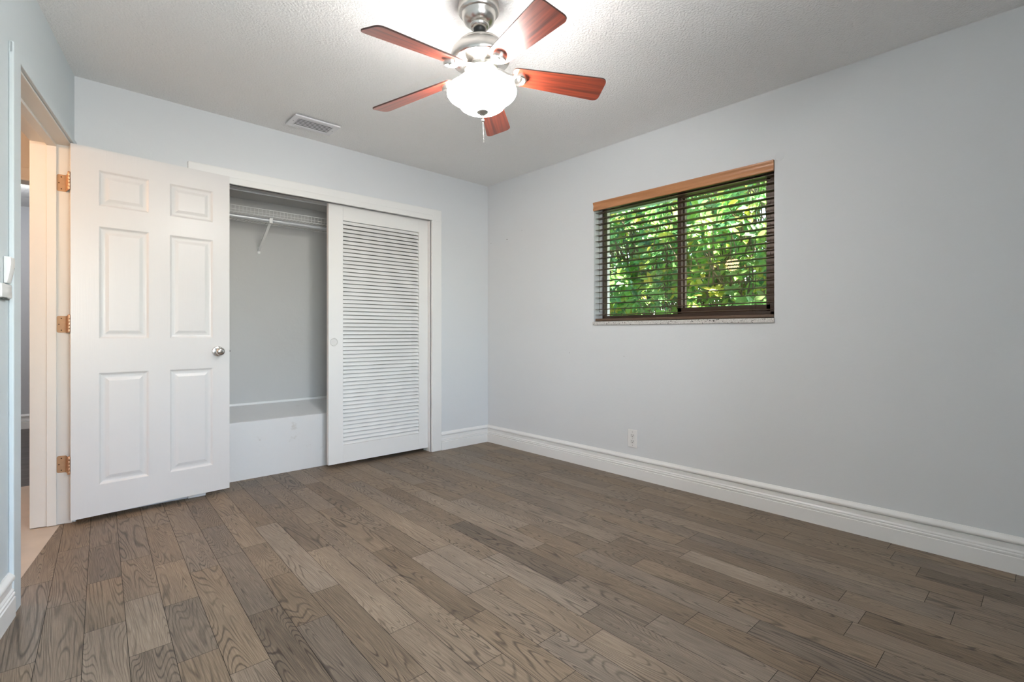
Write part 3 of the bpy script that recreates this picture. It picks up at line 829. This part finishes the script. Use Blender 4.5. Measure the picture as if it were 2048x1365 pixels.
link('vent_slot', bm, M_blackplastic, mh)
fp('rotor_hub', [(0, 2.16), (.068, 2.16), (.070, 2.154), (.070, 2.140), (.064, 2.134), (.040, 2.132), (0, 2.132)], M_nickel)
fp('switch_housing', [(0, 2.134), (.036, 2.134), (.038, 2.128), (.038, 2.084), (.050, 2.078), (.060, 2.072), (.062, 2.060), (.0, 2.060)], M_nickel)
BZ = 2.140
DROOP = math.radians(5.0)
PH = math.radians(185.2)
PITCH = math.radians(-16)
def round_poly(pts, rad, n=6):
    out = []
    m_ = len(pts)
    for i in range(m_):
        p, a, b_ = Vector(pts[i]), Vector(pts[i - 1]), Vector(pts[(i + 1) % m_])
        r_ = rad[i]
        u, v = (a - p).normalized(), (b_ - p).normalized()
        for k in range(n + 1):
            t_ = k / n
            out.append(p + u * r_ * (1 - t_) ** 2 + v * r_ * t_ ** 2)
    return out
for i in range(5):
    a = PH - i * 2 * PI / 5
    Mz = Matrix.Rotation(a, 4, 'Z') @ Matrix.Translation((0, 0, BZ - H)) @ Matrix.Rotation(DROOP, 4, 'Y') @ Matrix.Rotation(PITCH, 4, 'X')
    bm = bmesh.new()
    poly = round_poly([(.135, -.045), (.545, -.066), (.545, .066), (.135, .045)], [.02, .03, .03, .02])
    lo = [bm.verts.new((p.x, p.y, -.003)) for p in poly]; hi = [bm.verts.new((p.x, p.y, .003)) for p in poly]
    bm.faces.new(lo[::-1]); bm.faces.new(hi)
    for k in range(len(poly)):
        bm.faces.new((lo[k], lo[(k + 1) % len(poly)], hi[(k + 1) % len(poly)], hi[k])).material_index = 1
    b_ = link('blade', bm, [M_blade, M_bladeedge], fan)
    b_.matrix_local = Mz
    # bracket: arm from the hub, round medallion under the blade root
    bm = bmesh.new()
    lathe(bm, [(0, -.018), (.014, -.018), (.019, -.0215), (.025, -.023), (.0285, -.021), (.0305, -.015), (.031, -.003), (0, -.003)], 32, c=(.168, 0, 0))
    lathe(bm, [(0, -.0225), (.007, -.022), (.008, -.0175)], 16, c=(.168, 0, 0))
    arm = [(.055, 0, .010), (.085, 0, .006), (.112, 0, -.004), (.135, 0, -.009), (.160, 0, -.009)]
    w_ = [.022, .017, .013, .014, .020]; prev = None
    for (x, y, z), ww in zip(arm, w_):
        ring = [bm.verts.new((x, -ww, z + .004)), bm.verts.new((x, ww, z + .004)), bm.verts.new((x, ww * .8, z - .004)), bm.verts.new((x, -ww * .8, z - .004))]
        if prev:
            for k in range(4): bm.faces.new((prev[k], prev[(k + 1) % 4], ring[(k + 1) % 4], ring[k]))
        else: bm.faces.new(ring)
        prev = ring
    bm.faces.new(prev)
    bk = link('blade_bracket', bm, M_nickel, b_, 40)
bowl_prof = [(.126, 2.066), (.130, 2.0675), (.137, 2.0655), (.1445, 2.060), (.1475, 2.050), (.1465, 2.041), (.140, 2.031), (.128, 2.022), (.114, 2.015), (.106, 2.010), (.103, 2.005), (.100, 1.998), (.091, 1.986), (.075, 1.976), (.052, 1.969), (.025, 1.966), (0, 1.9655)]
bowl_in = [(0, 1.9715), (.05, 1.975), (.073, 1.982), (.088, 1.991), (.096, 2.001), (.100, 2.013), (.112, 2.0205), (.126, 2.028), (.136, 2.036), (.141, 2.045), (.140, 2.054), (.134, 2.060), (.126, 2.066)]
gb = fp('glass_bowl', bowl_prof, M_bowl, 72, 180)
fp('bowl_lining', bowl_in, plain('frosted_bowl_inside', (.85, .85, .83), .5), 72, 180, gb)
fp('finial', [(0, 1.972), (.026, 1.972), (.0265, 1.968), (.022, 1.961), (.013, 1.955), (.008, 1.951), (.0065, 1.946), (0, 1.945)], plain('satin_nickel_finial', (.42, .41, .39), .35, 1.0), 32)
bm = bmesh.new()
lathe(bm, [(0, 1.947 - H), (.004, 1.946 - H), (.0055, 1.942 - H), (.004, 1.937 - H), (.003, 1.935 - H), (.006, 1.931 - H), (.006, 1.928 - H), (.003, 1.924 - H), (0, 1.923 - H)], 16)
z = 1.922
while z > 1.836:
    s_ = .0019 if z > 1.872 else .0011
    lathe(bm, [(0, z - H), (s_, z - s_ - H), (0, z - 2 * s_ - H)], 8); z -= s_ * 2.15 if z > 1.872 else .005
link('pull_chain', bm, M_nickel, fan, 180)
for k in range(3):
    a = .5 + k * 2 * PI / 3
    light('fan_bulb', 'POINT', (FXc + .085 * math.cos(a), FYc + .085 * math.sin(a), 2.062), 2.6, (1, .955, .90), shadow_soft_size=.028)

# ------------------------------------------------------------------ ceiling vent
vt = empty('ceiling_vent', (-1.757, -.288, H + .004)); tag(vt, 'white louvered air vent set in the ceiling near the closet', 'vent')
VX, VY = .147, .096
bm = bmesh.new()
for a, b_ in (((-VX, -VY), (VX, -VY + .03)), ((-VX, VY - .03), (VX, VY)), ((-VX, -VY + .03), (-VX + .034, VY - .03)), ((VX - .034, -VY + .03), (VX, VY - .03))):
    box(bm, (a[0], a[1], -.008), (b_[0], b_[1], .002), .0015)
link('vent_frame', bm, M_vent, vt)
bm = bmesh.new(); box(bm, (-VX + .03, -VY + .026, -.0012), (VX - .03, VY - .026, .0005)); link('vent_dark_backing', bm, M_black, vt)  # black plate stands in for the shade inside the vent
for i in range(6):
    y = -VY + .040 + i * .0222
    bm = bmesh.new(); box(bm, (-VX + .034, -.0064, -.0006), (VX - .034, .0064, .0006), M=Matrix.Translation((0, y, -.0068)) @ Matrix.Rotation(math.radians(6), 4, 'X'))
    link('slat', bm, M_vent, vt)
for x in (-VX + .018, VX - .018):
    bm = bmesh.new()
    lathe(bm, [(0, -.0095), (.003, -.009), (.004, -.0078)], 10, c=(x, 0, 0))
    link('vent_screw', bm, M_vent_screw, vt)

# ------------------------------------------------------------------ outlet
ou = empty('wall_outlet', (0, -1.6165, .277)); tag(ou, 'white duplex power outlet low on the window wall', 'outlet')
bm = bmesh.new(); box(bm, (-.007, -.039, -.063), (.001, .039, .063), .003); link('cover_plate', bm, M_plastic, ou)
for zc in (.021, -.021):
    bm = bmesh.new()
    poly = round_poly([(-.0165, -.0145), (.0165, -.0145), (.0165, .0145), (-.0165, .0145)], [.008] * 4, 5)
    lo = [bm.verts.new((-.0086, p.x, zc + p.y)) for p in poly]; hi = [bm.verts.new((-.006, p.x, zc + p.y)) for p in poly]
    bm.faces.new(lo)
    for k in range(len(poly)): bm.faces.new((lo[k], lo[(k + 1) % len(poly)], hi[(k + 1) % len(poly)], hi[k]))
    sk_ = link('socket', bm, plain('socket_face', (.74, .74, .73), .35), ou)
    bm = bmesh.new()
    box(bm, (-.0092, -.0082, zc - .001), (-.0080, -.0058, zc + .009)); box(bm, (-.0092, .0058, zc), (-.0080, .0082, zc + .008))
    lathe(bm, [(0, .0006), (.0032, .0006), (.0032, -.0006)], 12, M=Matrix.Translation((-.0088, 0, zc - .0075)) @ Matrix.Rotation(-PI / 2, 4, 'Y'))
    link('socket_slot', bm, M_black, sk_)
for zc in (.0, .047, -.047):
    bm = bmesh.new()
    lathe(bm, [(0, .0008), (.003, .0006), (.0035, -.001)], 12, M=Matrix.Translation((-.0075, 0, zc)) @ Matrix.Rotation(-PI / 2, 4, 'Y'))
    link('plate_screw', bm, M_plate_screw, ou)

# ------------------------------------------------------------------ wall marks: old cover cap and plugged holes
bm = bmesh.new(); lathe(bm, [(0, .0022), (.022, .002), (.025, .0008), (.0255, -.001)], 32, M=Matrix.Translation((0, -2.591, 2.033)) @ Matrix.Rotation(-PI / 2, 4, 'Y'))
tag(link('cover_cap', bm, M_wall, None, 40), 'round painted-over cap on the wall by the top corner of the window', 'cover cap')
for y, z, r_, lb in ((-.275, 1.881, .0045, 'dark plugged screw hole in the window wall near the corner, the largest one'), (-.049, 1.875, .0028, 'small screw hole in the window wall right beside the room corner'),
                     (-.472, 1.933, .0025, 'small faint screw hole high between the corner and the window'), (-1.023, .870, .0025, 'tiny nail hole in the bare wall below and left of the window'),
                     (-1.541, .860, .0025, 'tiny nail hole in the wall directly beneath the window')):
    bm = bmesh.new(); lathe(bm, [(0, .0010), (r_ * .5, .0012), (r_, .0008), (r_ * 1.1, -.001)], 12, M=Matrix.Translation((0, y, z)) @ Matrix.Rotation(-PI / 2, 4, 'Y'))
    tag(link('nail_hole', bm, M_black if r_ > .004 else plain('hole_grey', (.16, .16, .16), .8)), lb, 'nail hole', 'nail holes in the window wall')

# ------------------------------------------------------------------ wall phone cradle at the left edge
ph_ = empty('wall_phone', lw(1.14, 0, 1.15)); tag(ph_, 'white curved wall phone on the blue wall beside the doorway', 'wall phone')
def slab(prof, s0, s1, bev=.003):
    """prof in (protrusion, z) swept along the wall from s0 to s1"""
    bm = bmesh.new()
    A = [bm.verts.new(lw(s0, -o_, z) - ph_.location) for o_, z in prof]; B = [bm.verts.new(lw(s1, -o_, z) - ph_.location) for o_, z in prof]
    n = len(prof)
    fs = [bm.faces.new((A[k], A[(k + 1) % n], B[(k + 1) % n], B[k])) for k in range(n)] + [bm.faces.new(A), bm.faces.new(B[::-1])]
    bmesh.ops.recalc_face_normals(bm, faces=fs)
    bmesh.ops.bevel(bm, geom=list(bm.edges), offset=bev, segments=2, affect='EDGES', profile=.5)
    return bm
link('handset', slab([(.001, 1.205), (.010, 1.205), (.014, 1.225), (.018, 1.25), (.021, 1.275), (.020, 1.298), (.001, 1.30)], 1.125, 1.172), M_plastic, ph_, 40)
link('cradle', slab([(.001, 1.150), (.014, 1.152), (.013, 1.200), (.001, 1.202)], 1.130, 1.235, .003), plain('cradle_plastic', (.70, .70, .69), .35), ph_, 40)
bm = bmesh.new(); bmc = slab([(.008, 1.250), (.016, 1.252), (.018, 1.262), (.014, 1.284), (.008, 1.284)], 1.118, 1.124, .001); bm.free()
link('hook_switch', bmc, M_black, ph_)
link('cord_port', slab([(.004, 1.144), (.012, 1.144), (.012, 1.1495), (.004, 1.1495)], 1.15, 1.21, .001), plain('port_dark', (.05, .055, .05), .5), ph_)

# ------------------------------------------------------------------ hall and the room beyond
HX0, HX1, HY1 = -4.35, -3.13, 1.03
bm = bmesh.new(); quad(bm, [(HX0, -4.4, -.003), (left_limit(-4.4) + .0, -4.4, -.003), (left_limit(0), 0, -.003), (-3.005, .0, -.003), (-3.005, HY1, -.003), (HX0, HY1, -.003)])
o = link('floor_hall', bm, M_tan); tag(o, 'tan marble hall floor beyond the doorway', 'floor', kind='structure')
bm = bmesh.new(); quad(bm, [(-5.5, HY1, -.003), (-2.0, HY1, -.003), (-2.0, 3.85, -.003), (-5.5, 3.85, -.003)])
o = link('floor_far_room', bm, M_darkfloor); tag(o, 'dark wood floor of the room across the hall', 'floor', kind='structure')
bm = bmesh.new()
box(bm, (HX0 - .1, -4.4, 0), (HX0, HY1, HT)); box(bm, (HX1, .0, 0), (-3.11, HY1, HT))
box(bm, (HX0, HY1, 2.06), (HX1 + .3, HY1 + .1, HT)); box(bm, (HX0 - .1, HY1, 0), (-4.0, HY1 + .1, 2.06)); box(bm, (HX1 + .02, HY1, 0), (-2.9, HY1 + .1, 2.06))
box(bm, (HX0, -4.5, 0), (-3.8, -4.4, HT))
o = link('wall_hall', bm, M_hallwhite); tag(o, 'hall walls beyond the doorway', 'wall', kind='structure')
bm = bmesh.new(); box(bm, (-4.05, HY1 - .02, 2.05), (-3.115, HY1 + .12, 2.14), .006); box(bm, (-4.05, HY1 - .028, 2.05), (-3.115, HY1 - .02, 2.066), .003)
o = link('trim_4', bm, M_hallwhite); tag(o, 'pale header trim over the opening across the hall', 'trim', kind='structure')
bm = bmesh.new(); quad(bm, [(HX0, -4.4, H), (LC.x + LD.x / LD.y * -4.4 - T, -4.4, H), (LC.x - T, 0, H), (-3.11, 0, H), (-3.11, HY1, H), (HX0, HY1, H)])
o = link('ceiling_hall', bm, M_hallwhite); tag(o, 'hall ceiling beyond the doorway', 'ceiling', kind='structure')
bm = bmesh.new()
quad(bm, [(-5.5, 3.85, 0), (-2.0, 3.85, 0), (-2.0, 3.85, 2.5), (-5.5, 3.85, 2.5)]); quad(bm, [(-5.5, HY1, 0), (-5.5, 3.85, 0), (-5.5, 3.85, 2.5), (-5.5, HY1, 2.5)]); quad(bm, [(-2.0, HY1, 0), (-2.0, 3.85, 0), (-2.0, 3.85, 2.5), (-2.0, HY1, 2.5)])
quad(bm, [(-5.5, HY1 + .1, 0), (HX0, HY1 + .1, 0), (HX0, HY1 + .1, 2.5), (-5.5, HY1 + .1, 2.5)]); quad(bm, [(HX1 + .2, HY1 + .1, 0), (-2.0, HY1 + .1, 0), (-2.0, HY1 + .1, 2.5), (HX1 + .2, HY1 + .1, 2.5)])
o = link('wall_far_room', bm, M_hallwall); tag(o, 'grey walls of the room across the hall', 'wall', kind='structure')
bm = bmesh.new(); quad(bm, [(-5.5, HY1 + .1, 2.39), (-2.0, HY1 + .1, 2.39), (-2.0, 3.85, 2.39), (-5.5, 3.85, 2.39)])
o = link('ceiling_far_room', bm, M_ceil); tag(o, 'ceiling of the room across the hall', 'ceiling', kind='structure')
bm = bmesh.new(); extrude_profile(bm, BB, (-5.5, 3.85, -.003), (-2.0, 3.85, -.003), (0, -1, 0))
o = link('baseboard_far_room', bm, M_white, smooth=30); tag(o, 'white baseboard in the room across the hall', 'baseboard', kind='structure')
light('hall_lamp', 'POINT', (-3.80, -.55, 2.0), 11.0, (1.0, .58, .31), shadow_soft_size=.09)
light('far_room_fill', 'POINT', (-3.4, 2.4, 2.2), 16, (.95, .97, 1.0), shadow_soft_size=.15)  # unseen point light, added to light the far room
